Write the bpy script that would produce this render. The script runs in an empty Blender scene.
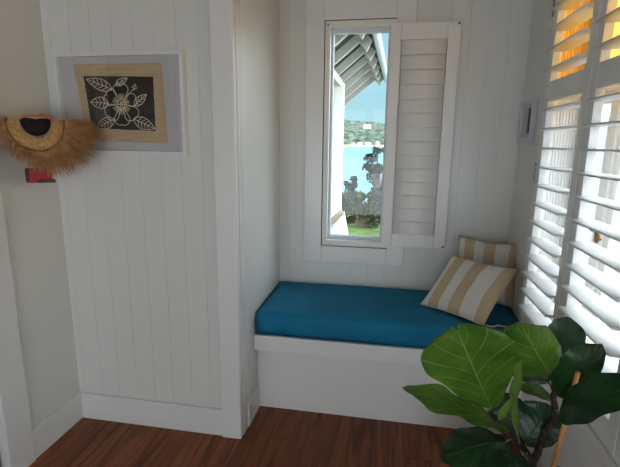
import bpy, bmesh, math, random
from mathutils import Vector, Matrix, noise
random.seed(7)
sc = bpy.context.scene
COL = sc.collection
V = Vector

# ------------------------------------------------------------------ camera
cam_data = bpy.data.cameras.new('camera')
cam = bpy.data.objects.new('camera', cam_data)
COL.objects.link(cam)
cam_data.sensor_fit = 'HORIZONTAL'
cam_data.sensor_width = 36.0
cam_data.lens = 36.0 * 440.0 / 620.0
cam_data.clip_start = 0.02
cam_data.clip_end = 5000
r_ = V((0.98429, 0.17614, 0.01199)); u_ = V((-0.04721, 0.19712, 0.97924)); f_ = V((-0.17012, 0.96443, -0.20234))
m = Matrix((r_, u_, -f_)).transposed().to_4x4()
m.translation = V((0, 0, 1.45))
cam.matrix_world = m
sc.camera = cam

# ------------------------------------------------------------------ light
sc.view_settings.view_transform = 'Standard'
sc.view_settings.look = 'None'
sc.view_settings.gamma = 1.0
sc.view_settings.use_curve_mapping = False
sc.view_settings.exposure = 0.0

SKY_STRENGTH = 0.95
SKY_BANK = 1.3
world = bpy.data.worlds.new('sky')
sc.world = world
world.use_nodes = True
nt = world.node_tree
for n in list(nt.nodes): nt.nodes.remove(n)
def wn(t): return nt.nodes.new(t)
out = wn('ShaderNodeOutputWorld'); bg = wn('ShaderNodeBackground')
tc = wn('ShaderNodeTexCoord'); sep = wn('ShaderNodeSeparateXYZ')
nt.links.new(tc.outputs['Generated'], sep.inputs[0])
ramp = wn('ShaderNodeValToRGB')
ramp.color_ramp.elements[0].position = 0.0; ramp.color_ramp.elements[0].color = (0.58, 0.86, 0.92, 1)
ramp.color_ramp.elements[1].position = 0.9; ramp.color_ramp.elements[1].color = (0.66, 0.80, 1.0, 1)
e = ramp.color_ramp.elements.new(0.14); e.color = (0.42, 0.80, 0.93, 1)
nt.links.new(sep.outputs['Z'], ramp.inputs[0])
nz = wn('ShaderNodeTexNoise'); nz.inputs['Scale'].default_value = 2.6; nz.inputs['Detail'].default_value = 6
nt.links.new(tc.outputs['Generated'], nz.inputs['Vector'])
cr = wn('ShaderNodeMapRange'); cr.inputs['From Min'].default_value = 0.36; cr.inputs['From Max'].default_value = 0.50
nt.links.new(nz.outputs['Fac'], cr.inputs['Value'])
cz = wn('ShaderNodeMapRange'); cz.inputs['From Min'].default_value = 0.10; cz.inputs['From Max'].default_value = 0.24
nt.links.new(sep.outputs['Z'], cz.inputs['Value'])
cm = wn('ShaderNodeMath'); cm.operation = 'MULTIPLY'; cm.use_clamp = True
nt.links.new(cr.outputs[0], cm.inputs[0]); nt.links.new(cz.outputs[0], cm.inputs[1])
mixc = wn('ShaderNodeMixRGB'); mixc.inputs['Color2'].default_value = (0.93, 0.96, 1.0, 1)
nt.links.new(cm.outputs[0], mixc.inputs['Fac']); nt.links.new(ramp.outputs[0], mixc.inputs['Color1'])
# unseen bright white banks added left, right and rear to strengthen the light; the view ahead is mostly clear
ax = wn('ShaderNodeMath'); ax.operation = 'ABSOLUTE'; nt.links.new(sep.outputs['X'], ax.inputs[0])
side = wn('ShaderNodeMapRange'); side.interpolation_type = 'SMOOTHSTEP'; side.inputs['From Min'].default_value = 0.22; side.inputs['From Max'].default_value = 0.60
nt.links.new(ax.outputs[0], side.inputs['Value'])
ny = wn('ShaderNodeMapRange'); ny.interpolation_type = 'SMOOTHSTEP'; ny.inputs['From Min'].default_value = 0.5; ny.inputs['From Max'].default_value = -0.1
nt.links.new(sep.outputs['Y'], ny.inputs['Value'])
bank = wn('ShaderNodeMath'); bank.operation = 'MAXIMUM'; nt.links.new(side.outputs[0], bank.inputs[0]); nt.links.new(ny.outputs[0], bank.inputs[1])
mix2 = wn('ShaderNodeMixRGB'); mix2.inputs['Color2'].default_value = (0.80, 0.91, 1.0, 1)
nt.links.new(bank.outputs[0], mix2.inputs['Fac']); nt.links.new(mixc.outputs[0], mix2.inputs['Color1']); mixc = mix2
gm = wn('ShaderNodeMath'); gm.operation = 'MULTIPLY_ADD'; gm.inputs[1].default_value = SKY_BANK; gm.inputs[2].default_value = SKY_STRENGTH
nt.links.new(bank.outputs[0], gm.inputs[0])
rt = wn('ShaderNodeMapRange'); rt.interpolation_type = 'SMOOTHSTEP'; rt.inputs['From Min'].default_value = 0.15; rt.inputs['From Max'].default_value = 0.6; rt.inputs['To Min'].default_value = 1.0; rt.inputs['To Max'].default_value = 3.4
nt.links.new(sep.outputs['X'], rt.inputs['Value'])
gm2 = wn('ShaderNodeMath'); gm2.operation = 'MULTIPLY'; nt.links.new(gm.outputs[0], gm2.inputs[0]); nt.links.new(rt.outputs[0], gm2.inputs[1]); gm = gm2
nt.links.new(mixc.outputs[0], bg.inputs['Color']); nt.links.new(gm.outputs[0], bg.inputs['Strength'])
nt.links.new(bg.outputs[0], out.inputs[0])

sun_d = bpy.data.lights.new('sun', 'SUN'); sun_d.energy = 3.2; sun_d.angle = math.radians(1.0); sun_d.color = (1.0, 0.95, 0.86)
sun = bpy.data.objects.new('sun', sun_d); COL.objects.link(sun)
sun.rotation_euler = V((0.50, -0.28, 1.05)).to_track_quat('Z', 'Y').to_euler()

def area(name, loc, target, sx, sy, energy, color):
    d = bpy.data.lights.new(name, 'AREA'); d.shape = 'RECTANGLE'; d.size = sx; d.size_y = sy; d.energy = energy; d.color = color
    o = bpy.data.objects.new(name, d); COL.objects.link(o); o.location = loc
    o.rotation_euler = (V(loc) - V(target)).to_track_quat('Z', 'Y').to_euler()
    return o
# added fill lamp at the unseen rear doors, behind the camera
area('rear_fill_lamp', (-0.4, -2.95, 0.65), (-0.4, 2.0, 0.25), 2.0, 1.1, 23, (0.92, 0.95, 1.0))

# ------------------------------------------------------------------ materials
MATS = {}
def lin(c):
    return tuple((x / 12.92 if x <= 0.04045 else ((x + 0.055) / 1.055) ** 2.4) for x in [v / 255 for v in c]) + (1,)
def mat(name, rgb, rough=0.5, metal=0.0, spec=0.5, noise_amt=0.0, noise_scale=20, bump=0.0, bump_scale=60, stretch=None, sub=0):
    m = bpy.data.materials.new(name); m.use_nodes = True; t = m.node_tree
    b = t.nodes['Principled BSDF']
    b.inputs['Base Color'].default_value = lin(rgb)
    b.inputs['Roughness'].default_value = rough; b.inputs['Metallic'].default_value = metal
    b.inputs['Specular IOR Level'].default_value = spec
    co = t.nodes.new('ShaderNodeTexCoord'); mp = t.nodes.new('ShaderNodeMapping')
    t.links.new(co.outputs['Object'], mp.inputs[0])
    if stretch: mp.inputs['Scale'].default_value = stretch
    if noise_amt:
        n = t.nodes.new('ShaderNodeTexNoise'); n.inputs['Scale'].default_value = noise_scale; n.inputs['Detail'].default_value = 5
        t.links.new(mp.outputs[0], n.inputs['Vector'])
        r = t.nodes.new('ShaderNodeValToRGB'); c = lin(rgb)
        r.color_ramp.elements[0].position = 0.3; r.color_ramp.elements[1].position = 0.7
        r.color_ramp.elements[0].color = tuple(x * (1 - noise_amt) for x in c[:3]) + (1,)
        r.color_ramp.elements[1].color = tuple(min(1, x * (1 + noise_amt)) for x in c[:3]) + (1,)
        t.links.new(n.outputs['Fac'], r.inputs[0]); t.links.new(r.outputs[0], b.inputs['Base Color'])
    if bump:
        n2 = t.nodes.new('ShaderNodeTexNoise'); n2.inputs['Scale'].default_value = bump_scale
        t.links.new(mp.outputs[0], n2.inputs['Vector'])
        bp = t.nodes.new('ShaderNodeBump'); bp.inputs['Strength'].default_value = bump; bp.inputs['Distance'].default_value = 0.01
        t.links.new(n2.outputs['Fac'], bp.inputs['Height']); t.links.new(bp.outputs[0], b.inputs['Normal'])
    MATS[name] = m
    return m

M_WALL = mat('white_wall_paint', (226, 224, 218), 0.34, spec=0.5, bump=0.04, bump_scale=30)
M_TRIM = mat('white_trim_gloss', (233, 231, 228), 0.22, spec=0.5)
M_SHUT = mat('white_shutter_paint', (233, 231, 228), 0.35)
M_CEIL = mat('dim_bounce_ceiling', (98, 90, 74), 0.6, noise_amt=0.2, noise_scale=6, stretch=(6, 1, 1))  # unseen ceiling, toned dark and warm to cut bounce onto the upper walls
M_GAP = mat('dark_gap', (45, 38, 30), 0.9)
M_LEAFPAINT = mat('shutter_leaf_paint', (234, 230, 224), 0.42)
M_FRAMEGREY = mat('window_frame_paint', (205, 210, 218), 0.4)
M_DOORPAINT = mat('greige_door_paint', (112, 106, 98), 0.5)  # even greige coat of the closed door leaf
M_BLACK = mat('black_plastic', (18, 18, 20), 0.35)
M_BRASS = mat('aged_brass', (120, 78, 42), 0.35, metal=0.6)
M_STEEL = mat('hinge_steel', (190, 190, 190), 0.3, metal=0.8)
M_CUSH = mat('blue_velvet', (16, 114, 150), 0.78, spec=0.3, noise_amt=0.16, noise_scale=5, bump=0.25, bump_scale=14)
M_CUSHPIPE = mat('blue_piping', (7, 84, 118), 0.8, spec=0.2)
M_STRAW = mat('woven_straw', (196, 152, 100), 0.85, spec=0.15, noise_amt=0.25, noise_scale=90, bump=0.6, bump_scale=160)
M_FRINGE = mat('straw_fringe', (196, 150, 102), 0.85, spec=0.15, noise_amt=0.3, noise_scale=40)
M_DARKWEAVE = mat('charcoal_weave', (42, 38, 38), 0.85, spec=0.1, noise_amt=0.3, noise_scale=90)
M_CREAM = mat('cream_thread', (232, 220, 192), 0.8)
M_RED = mat('red_lacquer', (176, 28, 22), 0.45)
M_DKRED = mat('dark_red', (70, 12, 12), 0.5)
M_ORANGE = mat('orange_knot', (196, 110, 52), 0.7)
M_MATBOARD = mat('grey_mat_board', (200, 196, 198), 0.7)
M_PAPER = mat('tan_bark_paper', (200, 174, 136), 0.85, noise_amt=0.14, noise_scale=14, stretch=(1, 1, 6), bump=0.3, bump_scale=90)
M_PRINT = mat('dark_brown_ink', (44, 30, 27), 0.8, noise_amt=0.25, noise_scale=30)
M_INK = mat('black_ink', (22, 18, 17), 0.8)
M_LINEN = mat('cream_linen', (206, 190, 162), 0.85, spec=0.15, noise_amt=0.05, noise_scale=120, bump=0.2, bump_scale=220)
M_BARK = mat('dark_stem_bark', (58, 40, 34), 0.8, noise_amt=0.4, noise_scale=60, bump=0.9, bump_scale=90)
M_BAMBOO = mat('stake_bamboo', (196, 138, 76), 0.5, noise_amt=0.15, noise_scale=20, stretch=(8, 8, 1))
M_TERRA = mat('planter_wood', (150, 84, 46), 0.55, noise_amt=0.3, noise_scale=14, stretch=(1, 8, 8))
M_SOIL = mat('soil', (44, 32, 24), 0.95, noise_amt=0.5, noise_scale=60, bump=1.0, bump_scale=60)
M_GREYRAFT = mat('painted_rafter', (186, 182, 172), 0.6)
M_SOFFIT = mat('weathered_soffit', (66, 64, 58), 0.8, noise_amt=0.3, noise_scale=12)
M_POST = mat('white_post_paint', (240, 236, 228), 0.6)  # plain white paint of the verandah post
M_RENDER = mat('white_render', (236, 232, 222), 0.8, bump=0.3, bump_scale=20)
M_CAP = mat('brown_capping', (130, 118, 104), 0.7)
M_GRASS = mat('lawn_grass', (78, 104, 44), 0.9, noise_amt=0.35, noise_scale=4, bump=0.6, bump_scale=30)
M_BUSH = mat('grey_green_bush', (84, 94, 60), 0.85, noise_amt=0.45, noise_scale=3)
M_TREE = mat('dark_tree_foliage', (42, 60, 40), 0.85, noise_amt=0.5, noise_scale=3)
M_TRUNK = mat('tree_trunk', (100, 88, 76), 0.9, noise_amt=0.3, noise_scale=10)
M_HILL = mat('hill_vegetation', (74, 88, 70), 0.95, noise_amt=0.95, noise_scale=0.075)
M_SHORE = mat('shore_rock', (196, 184, 150), 0.9, noise_amt=0.3, noise_scale=0.08)
M_HOUSEW = mat('far_house_wall', (236, 232, 222), 0.8)
M_HOUSER = mat('far_house_roof', (214, 206, 196), 0.7)
M_BOARD = mat('white_exterior_board', (243, 243, 241), 0.6)
M_AMBERGLOW = mat('amber_glow_timber', (234, 186, 106), 0.4, noise_amt=0.25, noise_scale=12, stretch=(6, 6, 1))  # timber lining whose amber colour stands in for the fanlight's glow
M_STEMGREEN = mat('green_petiole', (110, 138, 52), 0.5)

def water_mat():
    m = bpy.data.materials.new('sea_water'); m.use_nodes = True; t = m.node_tree; b = t.nodes['Principled BSDF']
    b.inputs['Base Color'].default_value = lin((104, 146, 166)); b.inputs['Roughness'].default_value = 0.5; b.inputs['Specular IOR Level'].default_value = 0.12
    co = t.nodes.new('ShaderNodeTexCoord'); mp = t.nodes.new('ShaderNodeMapping'); mp.inputs['Scale'].default_value = (0.05, 0.4, 1)
    t.links.new(co.outputs['Object'], mp.inputs[0])
    n = t.nodes.new('ShaderNodeTexNoise'); n.inputs['Scale'].default_value = 1.0; n.inputs['Detail'].default_value = 4
    t.links.new(mp.outputs[0], n.inputs['Vector'])
    bp = t.nodes.new('ShaderNodeBump'); bp.inputs['Strength'].default_value = 0.25; bp.inputs['Distance'].default_value = 0.3
    t.links.new(n.outputs['Fac'], bp.inputs['Height']); t.links.new(bp.outputs[0], b.inputs['Normal'])
    return m
M_WATER = water_mat()

def floor_mat():
    m = bpy.data.materials.new('red_brown_floorboards'); m.use_nodes = True; t = m.node_tree; b = t.nodes['Principled BSDF']
    co = t.nodes.new('ShaderNodeTexCoord'); sp = t.nodes.new('ShaderNodeSeparateXYZ'); t.links.new(co.outputs['Object'], sp.inputs[0])
    def math_(op, a, b_=None, v=None):
        n = t.nodes.new('ShaderNodeMath'); n.operation = op; t.links.new(a, n.inputs[0])
        if b_ is not None: t.links.new(b_, n.inputs[1])
        if v is not None: n.inputs[1].default_value = v
        return n.outputs[0]
    ix = math_('FLOOR', math_('DIVIDE', sp.outputs['X'], v=0.132))
    cmb = t.nodes.new('ShaderNodeCombineXYZ'); t.links.new(ix, cmb.inputs[0])
    wn_ = t.nodes.new('ShaderNodeTexWhiteNoise'); t.links.new(cmb.outputs[0], wn_.inputs['Vector'])
    # board ends, staggered per board
    yo = math_('ADD', math_('MULTIPLY', wn_.outputs['Value'], v=7.3), math_('DIVIDE', sp.outputs['Y'], v=1.15))
    iy = math_('FLOOR', yo)
    cm2 = t.nodes.new('ShaderNodeCombineXYZ'); t.links.new(ix, cm2.inputs[0]); t.links.new(iy, cm2.inputs[1])
    w2 = t.nodes.new('ShaderNodeTexWhiteNoise'); t.links.new(cm2.outputs[0], w2.inputs['Vector'])
    # grain
    gv = t.nodes.new('ShaderNodeVectorMath'); gv.operation = 'MULTIPLY_ADD'
    t.links.new(co.outputs['Object'], gv.inputs[0]); gv.inputs[1].default_value = (18, 1.5, 1)
    t.links.new(w2.outputs['Color'], gv.inputs[2])
    sc2 = t.nodes.new('ShaderNodeVectorMath'); sc2.operation = 'MULTIPLY_ADD'; t.links.new(w2.outputs['Color'], sc2.inputs[0]); sc2.inputs[1].default_value = (30, 30, 30); t.links.new(gv.outputs[0], sc2.inputs[2])
    gn = t.nodes.new('ShaderNodeTexNoise'); gn.inputs['Scale'].default_value = 1.0; gn.inputs['Detail'].default_value = 7; gn.inputs['Distortion'].default_value = 1.6
    t.links.new(sc2.outputs[0], gn.inputs['Vector'])
    r = t.nodes.new('ShaderNodeValToRGB')
    r.color_ramp.elements[0].position = 0.32; r.color_ramp.elements[0].color = lin((92, 46, 22))
    r.color_ramp.elements[1].position = 0.72; r.color_ramp.elements[1].color = lin((164, 92, 48))
    t.links.new(gn.outputs['Fac'], r.inputs[0])
    hs = t.nodes.new('ShaderNodeHueSaturation'); t.links.new(r.outputs[0], hs.inputs['Color'])
    vv = t.nodes.new('ShaderNodeMapRange'); vv.inputs['To Min'].default_value = 0.82; vv.inputs['To Max'].default_value = 1.12
    t.links.new(w2.outputs['Value'], vv.inputs['Value']); t.links.new(vv.outputs[0], hs.inputs['Value'])
    # joints
    fx = math_('FRACT', math_('DIVIDE', sp.outputs['X'], v=0.132)); jx = math_('LESS_THAN', fx, v=0.014)
    fy = math_('FRACT', yo); jy = math_('LESS_THAN', fy, v=0.003)
    j = math_('MAXIMUM', jx, jy)
    mx = t.nodes.new('ShaderNodeMixRGB'); t.links.new(j, mx.inputs['Fac']); t.links.new(hs.outputs[0], mx.inputs['Color1']); mx.inputs['Color2'].default_value = lin((50, 24, 12))
    # knots
    kn = t.nodes.new('ShaderNodeTexVoronoi'); kn.inputs['Scale'].default_value = 2.6
    kv = t.nodes.new('ShaderNodeMapping'); kv.inputs['Scale'].default_value = (1.5, 1.0, 1); t.links.new(co.outputs['Object'], kv.inputs[0]); t.links.new(kv.outputs[0], kn.inputs['Vector'])
    kr = t.nodes.new('ShaderNodeMapRange'); kr.inputs['From Min'].default_value = 0.02; kr.inputs['From Max'].default_value = 0.07; kr.inputs['To Min'].default_value = 0.65; kr.inputs['To Max'].default_value = 0.0
    t.links.new(kn.outputs['Distance'], kr.inputs['Value'])
    m2 = t.nodes.new('ShaderNodeMixRGB'); t.links.new(kr.outputs[0], m2.inputs['Fac']); t.links.new(mx.outputs[0], m2.inputs['Color1']); m2.inputs['Color2'].default_value = lin((42, 18, 9))
    t.links.new(m2.outputs[0], b.inputs['Base Color'])
    b.inputs['Roughness'].default_value = 0.42; b.inputs['Specular IOR Level'].default_value = 0.35
    bp = t.nodes.new('ShaderNodeBump'); bp.inputs['Strength'].default_value = 0.15; bp.inputs['Distance'].default_value = 0.003
    t.links.new(gn.outputs['Fac'], bp.inputs['Height']); t.links.new(bp.outputs[0], b.inputs['Normal'])
    return m
M_FLOOR = floor_mat()

def glass_mat(name, tint, gloss=0.06, rough=0.0, trans=0.0, bump=False):
    m = bpy.data.materials.new(name); m.use_nodes = True; t = m.node_tree
    for n in list(t.nodes): t.nodes.remove(n)
    o = t.nodes.new('ShaderNodeOutputMaterial'); a = t.nodes.new('ShaderNodeBsdfTransparent'); g = t.nodes.new('ShaderNodeBsdfGlossy')
    a.inputs[0].default_value = tint; g.inputs['Roughness'].default_value = rough
    mx = t.nodes.new('ShaderNodeMixShader'); mx.inputs[0].default_value = gloss
    body = a
    if trans:
        tr = t.nodes.new('ShaderNodeBsdfTranslucent'); tr.inputs[0].default_value = tint
        m0 = t.nodes.new('ShaderNodeMixShader'); m0.inputs[0].default_value = trans
        t.links.new(a.outputs[0], m0.inputs[1]); t.links.new(tr.outputs[0], m0.inputs[2]); body = m0
    t.links.new(body.outputs[0], mx.inputs[1]); t.links.new(g.outputs[0], mx.inputs[2]); t.links.new(mx.outputs[0], o.inputs[0])
    return m
M_GLASS = glass_mat('clear_glass', (0.97, 0.99, 1.0, 1), 0.02)
M_PICGLASS = glass_mat('picture_glass', (1, 1, 1, 1), 0.05, 0.02)
M_AMBER = glass_mat('amber_fluted_glass', (0.62, 0.33, 0.055, 1), 0.05, 0.1, trans=0.6)

def leaf_mat(name, dark, light, vein, rough=0.38, transl=0.35):
    """Leaf blade: UV.x runs base to tip, UV.y across; midrib and side veins are pale."""
    m = bpy.data.materials.new(name); m.use_nodes = True; t = m.node_tree
    for n in list(t.nodes): t.nodes.remove(n)
    L = t.links
    def mt(op, a, b=None, clamp=False):
        n = t.nodes.new('ShaderNodeMath'); n.operation = op; n.use_clamp = clamp
        for i, x in enumerate((a, b)):
            if x is None: continue
            if isinstance(x, (int, float)): n.inputs[i].default_value = x
            else: L.new(x, n.inputs[i])
        return n.outputs[0]
    o = t.nodes.new('ShaderNodeOutputMaterial'); b = t.nodes.new('ShaderNodeBsdfPrincipled'); tr = t.nodes.new('ShaderNodeBsdfTranslucent')
    uv = t.nodes.new('ShaderNodeUVMap'); uv.uv_map = 'UVMap'; sp = t.nodes.new('ShaderNodeSeparateXYZ'); L.new(uv.outputs[0], sp.inputs[0])
    ay = mt('ABSOLUTE', mt('SUBTRACT', sp.outputs['Y'], 0.5))
    mid = mt('SUBTRACT', 1.0, mt('DIVIDE', ay, 0.014), True)
    # side veins curve towards the tip
    ph = mt('MULTIPLY', mt('SUBTRACT', sp.outputs['X'], mt('MULTIPLY', mt('POWER', ay, 0.8), 0.62)), 5.5)
    fr = mt('ABSOLUTE', mt('SUBTRACT', mt('FRACT', ph), 0.5))
    side = mt('SUBTRACT', 1.0, mt('DIVIDE', fr, 0.045), True)
    vn = mt('MAXIMUM', mid, mt('MULTIPLY', side, 0.75))
    nz = t.nodes.new('ShaderNodeTexNoise'); nz.inputs['Scale'].default_value = 14; nz.inputs['Detail'].default_value = 4
    co = t.nodes.new('ShaderNodeTexCoord'); L.new(co.outputs['Object'], nz.inputs['Vector'])
    r = t.nodes.new('ShaderNodeValToRGB'); r.color_ramp.elements[0].position = 0.35; r.color_ramp.elements[1].position = 0.68
    r.color_ramp.elements[0].color = lin(dark); r.color_ramp.elements[1].color = lin(light); L.new(nz.outputs['Fac'], r.inputs[0])
    mx = t.nodes.new('ShaderNodeMixRGB'); L.new(vn, mx.inputs['Fac']); L.new(r.outputs[0], mx.inputs['Color1']); mx.inputs['Color2'].default_value = lin(vein)
    L.new(mx.outputs[0], b.inputs['Base Color']); b.inputs['Roughness'].default_value = rough; b.inputs['Specular IOR Level'].default_value = 0.4
    L.new(mx.outputs[0], tr.inputs[0])
    bp = t.nodes.new('ShaderNodeBump'); bp.inputs['Strength'].default_value = 0.6; bp.inputs['Distance'].default_value = 0.003
    L.new(vn, bp.inputs['Height']); L.new(bp.outputs[0], b.inputs['Normal'])
    ms = t.nodes.new('ShaderNodeMixShader'); ms.inputs[0].default_value = transl
    L.new(b.outputs[0], ms.inputs[1]); L.new(tr.outputs[0], ms.inputs[2]); L.new(ms.outputs[0], o.inputs[0])
    return m
M_LEAF1 = leaf_mat('bright_leaf', (70, 108, 34), (100, 138, 46), (150, 174, 84))
M_LEAF2 = leaf_mat('dark_leaf', (24, 56, 30), (36, 72, 36), (66, 98, 54), 0.32, 0.15)
M_LEAF3 = leaf_mat('young_leaf', (120, 160, 62), (140, 178, 74), (190, 205, 130))

def stripe_mat():
    m = bpy.data.materials.new('striped_linen'); m.use_nodes = True; t = m.node_tree; b = t.nodes['Principled BSDF']
    uv = t.nodes.new('ShaderNodeUVMap'); uv.uv_map = 'UVMap'; sp = t.nodes.new('ShaderNodeSeparateXYZ'); t.links.new(uv.outputs[0], sp.inputs[0])
    r = t.nodes.new('ShaderNodeValToRGB'); r.color_ramp.interpolation = 'CONSTANT'
    beige = lin((202, 180, 146)); white = lin((226, 222, 212))
    els = r.color_ramp.elements
    els[0].position = 0.0; els[0].color = white
    els[1].position = 0.115; els[1].color = beige
    for p, c in ((0.29, white), (0.45, beige), (0.64, white), (0.86, beige)):
        q = els.new(p); q.color = c
    t.links.new(sp.outputs['X'], r.inputs[0]); t.links.new(r.outputs[0], b.inputs['Base Color'])
    b.inputs['Roughness'].default_value = 0.85; b.inputs['Specular IOR Level'].default_value = 0.15
    n = t.nodes.new('ShaderNodeTexNoise'); n.inputs['Scale'].default_value = 9; n.inputs['Detail'].default_value = 6
    co = t.nodes.new('ShaderNodeTexCoord'); t.links.new(co.outputs['Object'], n.inputs['Vector'])
    bp = t.nodes.new('ShaderNodeBump'); bp.inputs['Strength'].default_value = 0.5; bp.inputs['Distance'].default_value = 0.01
    t.links.new(n.outputs['Fac'], bp.inputs['Height']); t.links.new(bp.outputs[0], b.inputs['Normal'])
    return m
M_STRIPE = stripe_mat()

# ------------------------------------------------------------------ helpers
def tag(o, label=None, cat=None, group=None, kind=None):
    if label: o['label'] = label
    if cat: o['category'] = cat
    if group: o['group'] = group
    if kind: o['kind'] = kind
    return o

def obj(name, bm, material, parent=None, smooth=False):
    me = bpy.data.meshes.new(name)
    if smooth:
        for f in bm.faces: f.smooth = True
    bm.to_mesh(me); bm.free()
    o = bpy.data.objects.new(name, me); COL.objects.link(o)
    if material: me.materials.append(material)
    if parent:
        o.parent = parent
        o.matrix_parent_inverse = Matrix.Translation(parent.location).inverted() if parent.parent is None else Matrix.Identity(4)
    return o

def thing(name, loc, label, cat, group=None):
    o = bpy.data.objects.new(name, None); COL.objects.link(o); o.location = loc; o.empty_display_size = 0.1
    return tag(o, label, cat, group)

def struct(name, bm, material, parent=None, smooth=False):
    o = obj(name, bm, material, parent, smooth)
    if parent is None: o['kind'] = 'structure'
    return o

def box(bm, x0, x1, y0, y1, z0, z1, bev=0.0, segs=2):
    b2 = bmesh.new()
    vs = [b2.verts.new((x, y, z)) for x in (x0, x1) for y in (y0, y1) for z in (z0, z1)]
    for f in ((0, 1, 3, 2), (4, 6, 7, 5), (0, 4, 5, 1), (2, 3, 7, 6), (0, 2, 6, 4), (1, 5, 7, 3)):
        b2.faces.new([vs[i] for i in f])
    bmesh.ops.recalc_face_normals(b2, faces=b2.faces)
    if bev: bmesh.ops.bevel(b2, geom=list(b2.edges), offset=bev, segments=segs, affect='EDGES', profile=0.5)
    merge(bm, b2)
    return bm

def merge(bm, b2, mtx=None):
    mp = {}
    for v in b2.verts: mp[v] = bm.verts.new(mtx @ v.co if mtx else v.co)
    uv2 = b2.loops.layers.uv.active
    uv1 = (bm.loops.layers.uv.active or bm.loops.layers.uv.new('UVMap')) if uv2 else None
    for f in b2.faces:
        try: nf = bm.faces.new([mp[v] for v in f.verts])
        except ValueError: continue
        nf.smooth = f.smooth
        if uv2:
            for a, b in zip(nf.loops, f.loops): a[uv1].uv = b[uv2].uv
    b2.free()

def boxes(lst, bev=0.0):
    bm = bmesh.new()
    for b in lst: box(bm, *b, bev=bev)
    return bm

def tube(bm, pts, rad, n=8, cap=True):
    """Tube along pts; rad a number or a list."""
    pts = [V(p) for p in pts]
    rs = rad if isinstance(rad, (list, tuple)) else [rad] * len(pts)
    rings = []; ref = V((0.31, 0.17, 0.93)).normalized()
    for i, p in enumerate(pts):
        d = (pts[min(i + 1, len(pts) - 1)] - pts[max(i - 1, 0)]).normalized()
        a = d.cross(ref)
        if a.length < 1e-3: a = d.cross(V((1, 0, 0)))
        a.normalize(); b = d.cross(a).normalized()
        rings.append([bm.verts.new(p + (a * math.cos(2 * math.pi * k / n) + b * math.sin(2 * math.pi * k / n)) * rs[i]) for k in range(n)])
    for r0, r1 in zip(rings, rings[1:]):
        for k in range(n):
            f = bm.faces.new((r0[k], r0[(k + 1) % n], r1[(k + 1) % n], r1[k])); f.smooth = True
    if cap:
        bm.faces.new(rings[0][::-1]); bm.faces.new(rings[-1])
    return bm

def curve(pts, n=6):
    """Catmull-Rom smoothing."""
    pts = [V(p) for p in pts]; P = [pts[0]] + pts + [pts[-1]]; out_ = []
    for i in range(1, len(P) - 2):
        for k in range(n):
            t = k / n; a, b, c, d = P[i - 1], P[i], P[i + 1], P[i + 2]
            out_.append(0.5 * ((2 * b) + (c - a) * t + (2 * a - 5 * b + 4 * c - d) * t * t + (3 * b - a - 3 * c + d) * t ** 3))
    out_.append(pts[-1]); return out_

def copy_thing(o, name=None):
    c = o.copy(); COL.objects.link(c)
    for ch in o.children:
        d = ch.copy(); COL.objects.link(d); d.parent = c
        for g in ch.children:
            h = g.copy(); COL.objects.link(h); h.parent = d
    return c

def beadboard(bm, x0, x1, y, z0, z1, thick=0.02, pitch=0.1, phase=0.0, w=0.007, dep=0.004):
    """Panel facing -Y with V grooves at every pitch."""
    xs = []
    k = math.ceil((x0 - phase) / pitch - 1e-9)
    prof = [(x0, y)]
    while phase + k * pitch < x1 - 1e-4:
        g = phase + k * pitch
        if g - w / 2 > x0 + 1e-4 and g + w / 2 < x1 - 1e-4:
            prof += [(g - w / 2, y), (g, y + dep), (g + w / 2, y)]
        k += 1
    prof += [(x1, y), (x1, y + thick), (x0, y + thick)]
    lo = [bm.verts.new((a, b, z0)) for a, b in prof]; hi = [bm.verts.new((a, b, z1)) for a, b in prof]
    n = len(prof)
    for i in range(n): bm.faces.new((lo[i], lo[(i + 1) % n], hi[(i + 1) % n], hi[i]))
    bm.faces.new(lo[::-1]); bm.faces.new(hi)

# ------------------------------------------------------------------ room shell
XL, XA, XR = -1.56, -0.662, 0.702
YP, YW = 1.872, 2.662
YR, ZC = -3.0, 2.62
ZT = 0.0

# floor
struct('floor', boxes([(-1.75, 0.86, YR - 0.1, 2.78, -0.08, 0.0)]), M_FLOOR)
struct('ceiling', boxes([(-1.75, 0.86, YR - 0.1, 2.78, ZC, ZC + 0.08)]), M_CEIL)

bm = bmesh.new()   # painting wall, a boarded wall with the alcove beside it
beadboard(bm, XL, -0.69, YP, 0.0, ZC, 0.07, phase=-1.123, w=0.006, dep=0.003)
struct('wall_front_left', bm, M_WALL)

bm = bmesh.new()   # alcove side wall (faces +X)
box(bm, XA - 0.07, XA, 1.943, 2.74, 0, ZC)
struct('wall_alcove', bm, M_WALL)

bm = bmesh.new()   # back wall, boards around the window hole
WX0, WX1, WZ0, WZ1 = -0.42, 0.028, 0.80, 2.15
beadboard(bm, XA, WX0, YW, 0, ZC, 0.1, phase=-0.003, w=0.004, dep=0.0016)
beadboard(bm, WX1, XR, YW, 0, ZC, 0.1, phase=-0.003, w=0.004, dep=0.0016)
beadboard(bm, WX0, WX1, YW, 0, WZ0, 0.1, phase=-0.003, w=0.004, dep=0.0016)
beadboard(bm, WX0, WX1, YW, WZ1, ZC, 0.1, phase=-0.003, w=0.004, dep=0.0016)
struct('wall_back', bm, M_WALL)

bm = bmesh.new()   # left wall with the doorway near the camera
box(bm, XL - 0.1, XL, 1.43, 1.95, 0, ZC)
box(bm, XL - 0.1, XL, YR, 0.55, 0, ZC)
box(bm, XL - 0.1, XL, 0.55, 1.43, 2.1, ZC)
struct('wall_left', bm, M_WALL)

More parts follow.
